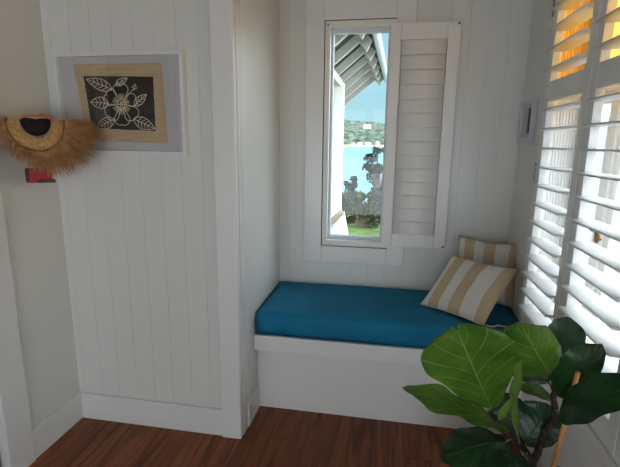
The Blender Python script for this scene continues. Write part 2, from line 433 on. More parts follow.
RY0, RY1, RZ0, RZ1 = 0.62, 2.165, 0.60, 2.26     # side window opening
bm = bmesh.new()
box(bm, XR, 0.80, RY1, 2.76, 0, ZC)
box(bm, XR, 0.80, YR, RY0, 0, ZC)
box(bm, XR, 0.80, RY0, RY1, 0, RZ0)
box(bm, XR, 0.80, RY0, RY1, RZ1, ZC)
struct('wall_right', bm, M_WALL)

bm = bmesh.new()   # rear wall with unseen glazed doors, added as an opening for fill light
box(bm, -1.66, -1.5, YR - 0.1, YR, 0, ZC)
box(bm, 1.1 - 0.1, XR + 0.1, YR - 0.1, YR, 0, ZC)
box(bm, -1.5, 0.8, YR - 0.1, YR, 2.15, ZC)
struct('wall_rear', bm, M_WALL)
for k, (a, b) in enumerate(((-1.5, -0.4), (-0.4, 0.7))):
    t = thing('door_%d' % (k + 1), (0.5 * (a + b), YR - 0.05, 0), None, None); t['kind'] = 'structure'
    obj('door_frame', boxes([(a, a + 0.07, YR - 0.08, YR - 0.04, 0, 2.15), (b - 0.07, b, YR - 0.08, YR - 0.04, 0, 2.15), (a + 0.07, b - 0.07, YR - 0.08, YR - 0.04, 0, 0.12), (a + 0.07, b - 0.07, YR - 0.08, YR - 0.04, 2.05, 2.15)]), M_TRIM, t)
    obj('pane', boxes([(a + 0.07, b - 0.07, YR - 0.063, YR - 0.057, 0.12, 2.05)]), M_GLASS, t)

# closed door in the left wall
t = thing('door_3', (XL - 0.06, 0.99, 0), None, None); t['kind'] = 'structure'
obj('door_leaf', boxes([(XL - 0.09, XL - 0.05, 0.56, 1.42, 0.004, 2.09)], 0.002), M_DOORPAINT, t)
bm = bmesh.new(); tube(bm, [(XL - 0.05, 0.66, 1.0), (XL - 0.0, 0.66, 1.0)], 0.009, 8); tube(bm, [(XL - 0.0, 0.65, 1.0), (XL - 0.0, 0.78, 1.0)], 0.009, 8)
obj('door_handle', bm, M_STEEL, t)

# door casing on the left wall
struct('trim_1', boxes([(XL, XL + 0.02, 1.40, 1.530, 0, ZC)], 0.002), M_TRIM)
# end post board of the partition and its reveal
bm = boxes([(-0.761, XA + 0.003, 1.845, 1.885, 0, ZC)], 0.006)
struct('trim_2', bm, M_TRIM)
struct('trim_3', boxes([(XA - 0.03, XA + 0.004, 1.886, 1.949, 0, ZC)], 0.002), M_TRIM)

def skirting(name, x0, x1, y0, y1, h=0.144):
    return struct(name, boxes([(x0, x1, y0, y1, 0, h)], 0.003), M_TRIM)
skirting('baseboard_front_left', XL + 0.016, -0.762, YP - 0.017, YP)
skirting('baseboard_left', XL, XL + 0.016, 1.531, YP)
skirting('baseboard_alcove', XA, XA + 0.012, 1.95, 2.139)
skirting('baseboard_right', XR - 0.014, XR, YR, 2.139)

# ------------------------------------------------------------------ bench (built-in seat)
t = thing('built_in_bench', (0, 2.1, 0), 'white built-in bench with thick front edge board under the blue cushion', 'bench')
obj('front_panel', boxes([(XA + 0.001, XR - 0.001, 2.141, 2.16, 0.001, 0.366)]), M_TRIM, t)
obj('seat_board', boxes([(XA + 0.001, XR - 0.001, 2.076, YW - 0.001, 0.366, 0.455)], 0.004), M_TRIM, t)

# blue seat cushion: soft box
def soft_box(x0, x1, y0, y1, z0, z1, r, puff, nx=48, ny=22, nz=6, seed=0):
    b2 = bmesh.new()
    cx, cy, cz = (x0 + x1) / 2, (y0 + y1) / 2, (z0 + z1) / 2
    hx, hy, hz = (x1 - x0) / 2, (y1 - y0) / 2, (z1 - z0) / 2
    cache = {}
    def P(i, j, k):
        if (i, j, k) in cache: return cache[(i, j, k)]
        p = V((-hx + 2 * hx * i / nx, -hy + 2 * hy * j / ny, -hz + 2 * hz * k / nz))
        q = V((max(-hx + r, min(hx - r, p.x)), max(-hy + r, min(hy - r, p.y)), max(-hz + r, min(hz - r, p.z))))
        d = p - q
        if d.length > 1e-6: p = q + d.normalized() * min(d.length, r)
        fx, fy = 1 - (p.x / hx) ** 4, 1 - (p.y / hy) ** 4
        n_ = noise.noise(V((p.x * 3 + seed, p.y * 4, k)))
        if k == nz: p.z += puff * max(0, fx * fy) * 0.6 + 0.004 * n_
        elif 0 < k and j == 0: p.y -= puff * 0.3 * math.sin(math.pi * k / nz) - 0.0025 * n_
        cache[(i, j, k)] = b2.verts.new(p + V((cx, cy, cz))); return cache[(i, j, k)]
    def quad(a, b, c, d):
        f = b2.faces.new((a, b, c, d)); f.smooth = True
    for i in range(nx):
        for j in range(ny):
            quad(P(i, j, nz), P(i + 1, j, nz), P(i + 1, j + 1, nz), P(i, j + 1, nz)); quad(P(i, j, 0), P(i, j + 1, 0), P(i + 1, j + 1, 0), P(i + 1, j, 0))
    for i in range(nx):
        for k in range(nz):
            quad(P(i, 0, k), P(i + 1, 0, k), P(i + 1, 0, k + 1), P(i, 0, k + 1)); quad(P(i, ny, k), P(i, ny, k + 1), P(i + 1, ny, k + 1), P(i + 1, ny, k))
    for j in range(ny):
        for k in range(nz):
            quad(P(0, j, k), P(0, j, k + 1), P(0, j + 1, k + 1), P(0, j + 1, k)); quad(P(nx, j, k), P(nx, j + 1, k), P(nx, j + 1, k + 1), P(nx, j, k + 1))
    return b2
CT = 0.578
t = thing('seat_cushion', (0, 2.36, 0.455), 'long teal blue velvet seat cushion covering the built-in bench', 'cushion')
obj('cushion_body', soft_box(XA + 0.004, XR - 0.006, 2.082, YW - 0.006, 0.4565, CT, 0.030, 0.008), M_CUSH, t)
bm = bmesh.new()
for z in (0.464,):
    tube(bm, [(XA + 0.012, 2.0835, z), (XR - 0.014, 2.0835, z)], 0.0035, 6)
tube(bm, [(XA + 0.010, 2.088, CT - 0.004), (XA + 0.010, 2.64, CT - 0.004)], 0.0035, 6)
obj('piping', bm, M_CUSHPIPE, t)

# ------------------------------------------------------------------ pillows
def pillow(name, corner, e1, e2, w, h, th, label, seed, dents=(), flip=1):
    """corner = lower-left, e1 right, e2 up; soft pillow with pinched corners."""
    e1 = V(e1).normalized(); e2 = V(e2).normalized(); n = e1.cross(e2).normalized()
    t_ = thing(name, tuple(V(corner) + e1 * w / 2), label, 'cushion')
    b2 = bmesh.new(); uvl = b2.loops.layers.uv.new('UVMap'); N = 26
    grid = {}
    def pt(i, j, s):
        a, b = i / N, j / N; x, y = 2 * a - 1, 2 * b - 1
        edge = (1 - x * x) * (1 - y * y)
        th_ = th * 0.5 * (edge ** 0.42)
        # sides bow inwards between the corners
        px = x * (1 - 0.055 * (1 - y * y)); py = y * (1 - 0.055 * (1 - x * x))
        nn = noise.noise(V((x * 1.7 + seed, y * 1.7, s * 0.4))) * 0.010 * edge ** 0.5
        for (dx, dy, dr, dd) in dents:
            py -= dd * math.exp(-((x - dx) ** 2) / dr ** 2) * max(0, y) ** 3
        return V(corner) + e1 * (w / 2 * (1 + px)) + e2 * (h / 2 * (1 + py)) + n * (s * (th_ + nn))
    for s in (1, -1):
        for i in range(N + 1):
            for j in range(N + 1):
                if s == -1 and (i in (0, N) or j in (0, N)): grid[(i, j, s)] = grid[(i, j, 1)]
                else: grid[(i, j, s)] = b2.verts.new(pt(i, j, s))
        for i in range(N):
            for j in range(N):
                q = [(i, j), (i + 1, j), (i + 1, j + 1), (i, j + 1)]
                if s == -1: q = q[::-1]
                f = b2.faces.new([grid[(a, b, s)] for a, b in q]); f.smooth = True
                for lp, (a, b) in zip(f.loops, q): lp[uvl].uv = (a / N, b / N)
    rim = [grid[(i, 0, 1)].co.copy() for i in range(N)] + [grid[(N, j, 1)].co.copy() for j in range(N)] + [grid[(N - i, N, 1)].co.copy() for i in range(N)] + [grid[(0, N - j, 1)].co.copy() for j in range(N + 1)]
    obj('cover', b2, M_STRIPE, t_)
    b3 = bmesh.new(); tube(b3, rim, 0.003, 6, cap=False)
    obj('seam', b3, M_LINEN, t_)
    return t_
pillow('striped_pillow', (0.400, 2.545, 0.594), (0.285, -0.11, -0.012), (0.015, 0.055, 0.3), 0.325, 0.345, 0.09,
       'beige and cream striped pillow at the back, propped upright in the corner', 3.1, dents=((0.1, 1, 0.35, 0.07),))
p2 = pillow('striped_pillow.001', (0.205, 2.350, 0.592), (0.27, -0.225, 0.0), (0.158, 0.11, 0.252), 0.365, 0.325, 0.115,
            'beige and white striped pillow in front, leaning tilted against the other pillow', 8.4)
bm = bmesh.new(); tube(bm, curve([(0.50, 2.135, 0.588), (0.53, 2.125, 0.586), (0.56, 2.15, 0.585), (0.60, 2.14, 0.585), (0.625, 2.15, 0.585)], 5), [0.004] * 21, 6)
obj('tie', bm, M_LINEN, p2)

# ------------------------------------------------------------------ small back window
t = thing('window_1', (-0.19, YW, 0.8), None, None); t['kind'] = 'structure'
yc0, yc1 = YW - 0.022, YW
CX0, CX1, CZ0, CZ1 = -0.504, 0.110, 0.719, 2.233
GX0, GX1, GZ0, GZ1 = -0.397, 0.006, 0.822, 2.126
obj('casing', boxes([(CX0, GX0, yc0, yc1, CZ0, CZ1), (GX1, CX1, yc0, yc1, CZ0, CZ1), (GX0, GX1, yc0, yc1, CZ0, GZ0), (GX0, GX1, yc0, yc1, GZ1, CZ1)], 0.002), M_TRIM, t)
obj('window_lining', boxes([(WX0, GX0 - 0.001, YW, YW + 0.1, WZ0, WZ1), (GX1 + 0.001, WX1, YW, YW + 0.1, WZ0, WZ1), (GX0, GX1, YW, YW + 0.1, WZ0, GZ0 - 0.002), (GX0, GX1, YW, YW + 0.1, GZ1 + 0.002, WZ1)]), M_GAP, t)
g = 0.006
SX0, SX1, SZ0, SZ1 = GX0 + g, GX1 - g + 0.006, GZ0 + g, GZ1 - g
obj('window_frame', boxes([(SX0, SX0 + 0.030, yc0 - 0.004, YW + 0.06, SZ0, SZ1), (SX1 - 0.030, SX1, yc0 - 0.004, YW + 0.06, SZ0, SZ1),
     (SX0 + 0.03, SX1 - 0.03, yc0 - 0.004, YW + 0.06, SZ0, SZ0 + 0.034), (SX0 + 0.03, SX1 - 0.03, yc0 - 0.004, YW + 0.06, SZ1 - 0.034, SZ1)], 0.002), M_LEAFPAINT, t)
a, b, c, d = SX0 + 0.03, SX1 - 0.03, SZ0 + 0.034, SZ1 - 0.034
obj('sash', boxes([(a, a + 0.014, YW + 0.02, YW + 0.058, c, d), (b - 0.014, b, YW + 0.02, YW + 0.058, c, d), (a + 0.014, b - 0.014, YW + 0.02, YW + 0.058, c, c + 0.022), (a + 0.014, b - 0.014, YW + 0.02, YW + 0.058, d - 0.022, d)], 0.002), M_FRAMEGREY, t)
obj('pane', boxes([(a + 0.01, b - 0.01, YW + 0.038, YW + 0.042, c + 0.015, d - 0.015)]), M_GLASS, t)
bm = bmesh.new(); tube(bm, [(SX0 + 0.016, yc0 - 0.007, SZ1 - 0.02), (SX0 + 0.016, yc0 - 0.002, SZ1 - 0.02)], 0.005, 10)
obj('catch', bm, M_BRASS, t)

# ------------------------------------------------------------------ louvred shutters
def louver_mesh(L, depth, th):
    """Elliptical blade, along local X, depth along local Y."""
    b2 = bmesh.new(); n = 20; rings = []
    for x in (0, L):
        rings.append([b2.verts.new((x, depth / 2 * math.cos(2 * math.pi * k / n), th / 2 * math.copysign(abs(math.sin(2 * math.pi * k / n)) ** 0.6, math.sin(2 * math.pi * k / n)))) for k in range(n)])
    for k in range(n):
        f = b2.faces.new((rings[0][k], rings[0][(k + 1) % n], rings[1][(k + 1) % n], rings[1][k])); f.smooth = True
    b2.faces.new(rings[0][::-1]); b2.faces.new(rings[1])
    me = bpy.data.meshes.new('louver'); b2.to_mesh(me); b2.free(); return me

# leaf folded back against the wall right of the small window
LY1 = YW - 0.028; LY0 = LY1 - 0.027
LX0, LX1, LZ0, LZ1 = -0.026, 0.342, 0.848, 2.092
t = thing('window_shutter', (LX0, LY1, LZ0), 'white shutter leaf with closed slats folded open beside the small window', 'shutter')
sx0, sx1, sz0, sz1 = 0.032, 0.276, 0.925, 2.005
obj('stile', boxes([(LX0, sx0, LY0, LY1, LZ0, LZ1)], 0.002), M_LEAFPAINT, t)
obj('stile', boxes([(sx1, LX1, LY0, LY1, LZ0, LZ1)], 0.002), M_LEAFPAINT, t)
obj('rail', boxes([(sx0 + 0.0003, sx1 - 0.0003, LY0, LY1, LZ0, sz0)], 0.002), M_LEAFPAINT, t)
obj('rail', boxes([(sx0 + 0.0003, sx1 - 0.0003, LY0, LY1, sz1, LZ1)], 0.002), M_LEAFPAINT, t)
NL = 14; pit = (sz1 - sz0) / NL
lm = louver_mesh(sx1 - sx0 - 0.006, 0.0800, 0.006); lm.materials.append(M_LEAFPAINT)
for k in range(NL):
    o = bpy.data.objects.new('louver', lm); COL.objects.link(o); o.parent = t
    o.matrix_parent_inverse = Matrix.Translation(t.location).inverted()
    o.location = (sx0 + 0.003, LY0 + 0.0075, sz0 + (k + 0.5) * pit)
    o.rotation_euler = (math.radians(81), 0, 0)
for z in (LZ0 + 0.012, LZ1 - 0.012):
    b2 = bmesh.new(); tube(b2, [(LX1 - 0.012, LY0 - 0.003, z), (LX1 - 0.012, LY0 + 0.001, z)], 0.0055, 10)
    obj('magnet', b2, M_BLACK, t)
for z in (1.05, 1.9):
    b2 = bmesh.new(); tube(b2, [(LX0 - 0.003, LY0 - 0.003, z - 0.03), (LX0 - 0.003, LY0 - 0.003, z + 0.03)], 0.004, 8)
    obj('hinge', b2, M_LEAFPAINT, t)
# a board packing the folded leaf off the casing edge: the leaf rests against the casing
# side window shutters: three leaves
PX0, PX1 = 0.650, 0.680
LP = 0.0797
def side_shutter(y0, y1, label, far_hinge):
    t = thing('plantation_shutter', (PX1, (y0 + y1) / 2, 0.6), label, 'shutter', None)
    st = 0.050
    obj('stile', boxes([(PX0, PX1, y0, y0 + st, 0.602, 2.236)], 0.002), M_SHUT, t)
    obj('stile', boxes([(PX0, PX1, y1 - st, y1, 0.602, 2.236)], 0.002), M_SHUT, t)
    for (a, b) in ((0.602, 0.682), (1.632, 1.714), (2.165, 2.236)):
        obj('rail', boxes([(PX0 + 0.001, PX1 - 0.001, y0 + st + 0.0003, y1 - st - 0.0003, a, b)], 0.001), M_SHUT, t)
    lm = louver_mesh(y1 - y0 - 2 * st - 0.006, 0.089, 0.0105); lm.materials.append(M_SHUT)
    zs = [0.7205 + LP * k for k in range(12)] + [1.757 + LP * k for k in range(5)]
    for z in zs:
        o = bpy.data.objects.new('louver', lm); COL.objects.link(o); o.parent = t
        o.matrix_parent_inverse = Matrix.Translation(t.location).inverted()
        o.location = ((PX0 + PX1) / 2, y0 + st + 0.003, z); o.rotation_euler = (0, math.radians(0), math.radians(90))
    for z in (0.80, 1.335, 2.02):
        y = y1 + 0.0015 if far_hinge else y0 - 0.0015
        b2 = bmesh.new(); tube(b2, [(PX0 - 0.003, y, z - 0.038), (PX0 - 0.003, y, z + 0.038)], 0.0045, 8)
        obj('hinge', b2, M_STEEL, t)
    return t
side_shutter(1.694, 2.146, 'white open-slatted shutter nearest the pillow corner, farthest along the side window', True)
side_shutter(1.206, 1.689, 'white open-slatted shutter behind the leafy plant, nearer leaf of the side window', False)
side_shutter(0.70, 1.200, 'white open-slatted shutter closest to the viewer at the right edge', False)

t = thing('window_2', (0.75, 1.4, 0.6), None, None); t['kind'] = 'structure'
obj('shutter_frame', boxes([(0.668, XR, 2.150, 2.190, 0.555, 2.28), (0.668, XR, 0.655, 0.695, 0.555, 2.28), (0.668, XR, 0.695, 2.150, 2.240, 2.28), (0.645, XR, 0.695, 2.150, 0.565, 0.599)], 0.002), M_SHUT, t)
obj('apron', boxes([(XR - 0.02, XR, 0.655, 2.07, 0.42, 0.553)], 0.002), M_TRIM, t)
def grooved_lining(z0, z1):
    b2 = bmesh.new(); xs = [0.703]; x = 0.703; y = 2.1585
    P = [(x, y)]
    k = 0
    while x + 0.0125 < 0.798:
        x += 0.0125; d = 0.006 if k % 4 != 2 else 0.0062
        P += [(x - 0.0018, y), (x - 0.0008, y + 0.0045), (x + 0.0008, y + 0.0045), (x + 0.0018, y)]; k += 1
    P += [(0.799, y), (0.799, 2.1648), (0.703, 2.1648)]
    a = [b2.verts.new((p, q, z0)) for p, q in P]; b = [b2.verts.new((p, q, z1)) for p, q in P]; n = len(P)
    for i in range(n): b2.faces.new((a[i], a[(i + 1) % n], b[(i + 1) % n], b[i]))
    b2.faces.new(a[::-1]); b2.faces.new(b)
    bmesh.ops.recalc_face_normals(b2, faces=b2.faces); return b2
obj('jamb_lining', grooved_lining(0.601, 1.665), M_TRIM, t)
obj('jamb_lining', grooved_lining(1.667, 2.258), M_AMBERGLOW, t)  # upper lining carries the amber glow in its colour
# timber sash frames in the outer plane of the wall
fx0, fx1 = 0.80, 0.855
mull = [0.62, 1.155, 1.845, RY1 + 0.42]
lst = [(fx0, fx1, 0.55, 0.655, 0.55, 2.32), (fx0 + 0.0005, fx1, RY1 - 0.035, RY1 + 0.05, 0.55, 2.32), (fx0, fx1, 0.655, RY1 - 0.035, 0.55, 0.64), (fx0, fx1, 0.655, RY1 - 0.035, 2.24, 2.32), (fx0, fx1, 0.655, RY1 - 0.035, 1.655, 1.71)]
for y in (1.15, 1.80):
    lst += [(fx0, fx1, y, y + 0.055, 0.64, 1.655), (fx0, fx1, y, y + 0.055, 1.71, 2.24)]
obj('window_frame', boxes(lst, 0.002), M_TRIM, t)
bays = [(0.655, 1.15), (1.205, 1.80), (1.855, RY1 - 0.035)]
for (a, b) in bays:
    s = 0.042
    sa = obj('sash', boxes([(0.812, 0.846, a + 0.002, a + s, 0.642, 1.653), (0.812, 0.846, b - s, b - 0.002, 0.642, 1.653), (0.812, 0.846, a + s, b - s, 0.642, 0.642 + s + 0.02), (0.812, 0.846, a + s, b - s, 1.653 - s, 1.653)], 0.002), M_TRIM, t)
    obj('pane', boxes([(0.828, 0.831, a + s - 0.005, b - s + 0.005, 0.68, 1.62)]), M_GLASS, t)
    # fluted amber fanlight
    b2 = bmesh.new(); n = int((b - a) / 0.012)
    vs = [(b2.verts.new((0.828 + 0.003 * math.cos(k * 1.6), a + (b - a) * k / n, 1.71)), b2.verts.new((0.828 + 0.003 * math.cos(k * 1.6), a + (b - a) * k / n, 2.24))) for k in range(n + 1)]
    for p, q in zip(vs, vs[1:]): b2.faces.new((p[0], q[0], q[1], p[1]))
    obj('amber_fanlight', b2, M_AMBER, t)
bm = bmesh.new()
box(bm, 0.795, 0.811, 1.812, 1.842, 1.085, 1.165, bev=0.003)
tube(bm, curve([(0.80, 1.826, 1.13), (0.775, 1.826, 1.135), (0.765, 1.80, 1.15), (0.768, 1.76, 1.135), (0.77, 1.73, 1.115)], 4), 0.006, 8)
obj('latch', bm, M_BRASS, t)

# ------------------------------------------------------------------ framed flower print on the boarded wall
t = thing('framed_print', (-1.17, YP, 1.39), 'white framed brown flower print on tan paper, hung on the boarded wall', 'picture')
fx0_, fx1_, fz0, fz1 = -1.494, -0.880, 1.388, 1.824
fy0, fy1 = YP - 0.036, YP - 0.001
w = 0.015
bm = bmesh.new()
def mitre(bm, x0, x1, z0, z1, w, y0, y1):
    A = [(x0, z0), (x1, z0), (x1, z1), (x0, z1)]; B = [(x0 + w, z0 + w), (x1 - w, z0 + w), (x1 - w, z1 - w), (x0 + w, z1 - w)]
    of = [bm.verts.new((a, y0, b)) for a, b in A]; inf = [bm.verts.new((a, y0, b)) for a, b in B]
    ob = [bm.verts.new((a, y1, b)) for a, b in A]; inb = [bm.verts.new((a, y1, b)) for a, b in B]
    for i in range(4):
        j = (i + 1) % 4
        bm.faces.new((of[i], of[j], inf[j], inf[i])); bm.faces.new((ob[j], ob[i], inb[i], inb[j]))
        bm.faces.new((of[j], of[i], ob[i], ob[j])); bm.faces.new((inf[i], inf[j], inb[j], inb[i]))
mitre(bm, fx0_, fx1_, fz0, fz1, w, fy0, fy1)
obj('frame', bm, M_TRIM, t)
obj('mat_board', boxes([(fx0_ + w - 0.002, fx1_ - w + 0.002, YP - 0.014, YP - 0.004, fz0 + w - 0.002, fz1 - w + 0.002)]), M_MATBOARD, t)
def flat_poly(pts, y0, y1):
    b2 = bmesh.new(); a = [b2.verts.new((x, y0, z)) for x, z in pts]; b = [b2.verts.new((x, y1, z)) for x, z in pts]
    b2.faces.new(a); b2.faces.new(b[::-1]); n = len(pts)
    for i in range(n): b2.faces.new((a[(i + 1) % n], a[i], b[i], b[(i + 1) % n]))
    bmesh.ops.recalc_face_normals(b2, faces=b2.faces); return b2
def ragged(corners, n=26, amp=0.0016):
    o_ = []
    for (a, b) in zip(corners, corners[1:] + corners[:1]):
        for k in range(n):
            s = k / n; o_.append((a[0] + (b[0] - a[0]) * s + random.uniform(-amp, amp), a[1] + (b[1] - a[1]) * s + random.uniform(-amp, amp)))
    return o_
obj('paper', flat_poly(ragged([(-1.370, 1.447), (-0.975, 1.438), (-0.985, 1.778), (-1.410, 1.781)]), YP - 0.0165, YP - 0.0142), M_PAPER, t)
obj('print_block', flat_poly(ragged([(-1.342, 1.503), (-1.030, 1.492), (-1.027, 1.722), (-1.362, 1.729)], amp=0.001), YP - 0.018, YP - 0.0166), M_PRINT, t)
def PZ(X, Y):   # drawing plane of the print
    return V((-1.360 + (X - 75) / 355.0 * 0.327, YP - 0.0188, 1.7245 - (Y - 88) / 268.0 * 0.226))
bm = bmesh.new(); inkp = []
def line(pts, r=0.0016, closed=False):
    P = [PZ(*p) for p in pts]
    if closed: P = P + [P[0]]
    tube(bm, curve(P, 5), r, 5)
def petal(c, tip, wd):
    cx, cy = c; tx, ty = tip; dx, dy = tx - cx, ty - cy; l = math.hypot(dx, dy); nx, ny = -dy / l, dx / l
    out_l = [(cx + dx * s + nx * wd * o_, cy + dy * s + ny * wd * o_) for s, o_ in ((0.02, 0), (0.3, 0.42), (0.65, 0.95), (0.88, 0.8), (1.0, 0.28), (0.95, 0), (1.0, -0.3), (0.88, -0.82), (0.65, -0.95), (0.3, -0.42), (0.02, 0))]
    line(out_l); inkp.append([PZ(*p) for p in out_l[:-1]])
    for s0, s1, q in ((0.18, 0.5, 0), (0.2, 0.48, 0.3), (0.2, 0.48, -0.3)):
        line([(cx + dx * s0 + nx * wd * q * .3, cy + dy * s0 + ny * wd * q * .3), (cx + dx * s1 + nx * wd * q, cy + dy * s1 + ny * wd * q)], 0.0019)
def leafline(b_, t_, wd, nv=4):
    bx, by = b_; tx, ty = t_; dx, dy = tx - bx, ty - by; l = math.hypot(dx, dy); nx, ny = -dy / l, dx / l
    for s in (1, -1):
        line([(bx, by)] + [(bx + dx * a + s * nx * wd * q, by + dy * a + s * ny * wd * q) for a, q in ((0.2, 0.75), (0.45, 1), (0.75, 0.65))] + [(tx, ty)])
        for k in range(nv):
            a = 0.2 + 0.6 * k / nv
            line([(bx + dx * a, by + dy * a), (bx + dx * (a + 0.14) + s * nx * wd * (0.9 - 0.12 * k), by + dy * (a + 0.14) + s * ny * wd * (0.9 - 0.12 * k))], 0.0014)
    line([(bx, by), (tx, ty)], 0.0015)
C_ = (265, 226)
for tip, wd in (((266, 122), 40), ((182, 176), 42), ((186, 292), 44), ((262, 336), 42), ((336, 298), 42), ((344, 196), 34)): petal(C_, tip, wd)
leafline((222, 152), (86, 98), 28); leafline((196, 222), (100, 216), 30, 3); leafline((222, 302), (120, 352), 28)
leafline((322, 302), (432, 352), 30); leafline((330, 236), (398, 178), 20, 3); leafline((240, 132), (304, 96), 16, 2)
line([(268, 222), (300, 185), (330, 152)], 0.0014)
for q in ((330, 140), (342, 132), (345, 146), (336, 152)):
    line([(q[0] - 3, q[1] - 3), (q[0] + 3, q[1] - 3), (q[0] + 3, q[1] + 3), (q[0] - 3, q[1] + 3)], 0.0012, True)
obj('flower_linework', bm, M_CREAM, t)
bm = bmesh.new()
for P in inkp:
    try: bm.faces.new([bm.verts.new(p + V((0, 0.0006, 0))) for p in P])
    except ValueError: pass
obj('flower_petals', bm, M_INK, t)
obj('glass', boxes([(fx0_ + w, fx1_ - w, YP - 0.0255, YP - 0.0235, fz0 + w, fz1 - w)]), M_PICGLASS, t)

# ------------------------------------------------------------------ small picture on the right wall
t = thing('small_framed_picture', (XR, 2.5, 1.47), 'small pale framed picture with narrow dark image, on the wall beside the shutters', 'picture')
bm = bmesh.new()
y0, y1, z0, z1 = 2.392, 2.612, 1.468, 1.672
for b_ in ((0.678, XR - 0.0005, y0, y0 + 0.02, z0, z1), (0.678, XR - 0.0005, y1 - 0.02, y1, z0, z1), (0.678, XR - 0.0005, y0 + 0.02, y1 - 0.02, z0, z0 + 0.02), (0.678, XR - 0.0005, y0 + 0.02, y1 - 0.02, z1 - 0.02, z1)): box(bm, *b_, bev=0.0015)
obj('frame', bm, M_FRAMEGREY, t)
obj('mat_board', boxes([(0.692, XR - 0.001, y0 + 0.019, y1 - 0.019, z0 + 0.019, z1 - 0.019)]), M_MATBOARD, t)
obj('image', boxes([(0.690, 0.6921, y0 + 0.035, y0 + 0.105, z0 + 0.042, z1 - 0.035)]), M_DKRED, t)

# ------------------------------------------------------------------ straw hat hanging in the corner
HC = V((-1.455, 1.652, 1.516))
hr = V((0.74, 0.67, 0)).normalized(); hn = V((0.64, -0.70, 0.30)).normalized(); hu = hn.cross(hr).normalized() * 1
if hu.z < 0: hu = -hu
def HP(ang, rad, out_):   # ang measured in the hat's face, degrees, 0 = right, -90 = down
    a = math.radians(ang)
    return HC + V((0, 0, -0.012)) + hr * (rad * math.cos(a) * 1.1) + hu * (rad * math.sin(a) * (1.32 if math.sin(a) < 0 else 0.5)) + hn * out_
t = thing('straw_hat', tuple(HC), 'fringed woven straw hat with dark centre hanging in the wall corner', 'hat')
def hat_ring(r0, r1, o0, o1, a0, a1, na=64, nr=8, amp=0.0):
    b2 = bmesh.new(); G = []
    for i in range(na + 1):
        row = []
        for j in range(nr + 1):
            s = j / nr; a = a0 + (a1 - a0) * i / na
            bulge = 0.012 * math.sin(math.pi * s)
            row.append(b2.verts.new(HP(a, r0 + (r1 - r0) * s, o0 + (o1 - o0) * s + bulge + amp * math.sin(i * 2.1))))
        G.append(row)
    for i in range(na):
        for j in range(nr):
            f = b2.faces.new((G[i][j], G[i + 1][j], G[i + 1][j + 1], G[i][j + 1])); f.smooth = True
    return b2
b2 = hat_ring(0.048, 0.104, 0.062, 0.034, -192, 12)
obj('brim', b2, M_STRAW, t)
bm = bmesh.new()
bm2 = hat_ring(0.001, 0.050, 0.080, 0.062, -200, 20, 48, 5); merge(bm, bm2)
obj('crown', bm, M_DARKWEAVE, t)
bm = bmesh.new()
for i in range(26):      # zigzag of pale stitches round the crown
    a = -195 + 210 * i / 25
    tube(bm, [HP(a - 2.5, 0.049, 0.066), HP(a, 0.059, 0.070), HP(a + 2.5, 0.049, 0.066)], 0.0014, 5)
obj('pale_stitching', bm, M_CREAM, t)
bm = bmesh.new()
for i in range(40):      # row of dark stitches round the brim
    a = -190 + 200 * i / 39
    tube(bm, [HP(a - 1.1, 0.090, 0.0555), HP(a + 1.1, 0.096, 0.0525)], 0.0014, 5)
obj('dark_stitching', bm, M_DARKWEAVE, t)
bm = bmesh.new()
def hair(bm, pts, r):
    n = len(pts)
    tube(bm, pts, [r * (1 - 0.7 * k / (n - 1)) for k in range(n)], 3, cap=False)
for i in range(2200):
    a = random.uniform(-196, 12)
    # longest at the right, shorter at the left
    R_ = 0.126 + 0.070 * max(0, math.cos(math.radians(a + 8))) ** 1.2 + random.uniform(-0.028, 0.022)
    if math.cos(math.radians(a)) < -0.2: R_ -= 0.012
    if a < -185 or a > 8: R_ *= 0.95
    o0 = random.uniform(0.036, 0.048); drop = random.uniform(0.0, 0.018)
    a2 = a + random.uniform(-9, 9)
    p0 = HP(a, 0.094, o0 + 0.006); p1 = HP(a * 0.5 + a2 * 0.5, (0.1 + R_) / 2, o0 + random.uniform(-0.012, 0.014)); p2_ = HP(a2, R_, o0 - 0.015 + random.uniform(-0.01, 0.018)) + V((0, 0, -drop))
    pts_ = [p0, p1, p2_]
    for q in pts_:
        q.x = max(q.x, XL + 0.004); q.y = min(q.y, YP - 0.04)
    hair(bm, pts_, 0.0013)
obj('fringe', bm, M_FRINGE, t)
bm = bmesh.new()
tube(bm, curve([HP(176, 0.050, 0.07), HP(150, 0.035, 0.085), HP(100, 0.02, 0.09), HP(40, 0.035, 0.085), HP(5, 0.055, 0.07)], 5), 0.004, 6)
tube(bm, curve([HP(70, 0.02, 0.085), HP(60, 0.045, 0.085), HP(45, 0.05, 0.088), HP(20, 0.06, 0.08)], 5), 0.0035, 6)
obj('cord', bm, M_ORANGE, t)
bm = bmesh.new(); box(bm, XL + 0.0, XL + 0.006, 1.73, 1.77, 1.50, 1.54, bev=0.001); tube(bm, [(XL + 0.005, 1.75, 1.525), (XL + 0.05, 1.735, 1.53)], 0.004, 8)
tag(obj('wall_hook', bm, M_STEEL), 'metal wall hook in the corner holding up the straw hat', 'hook')

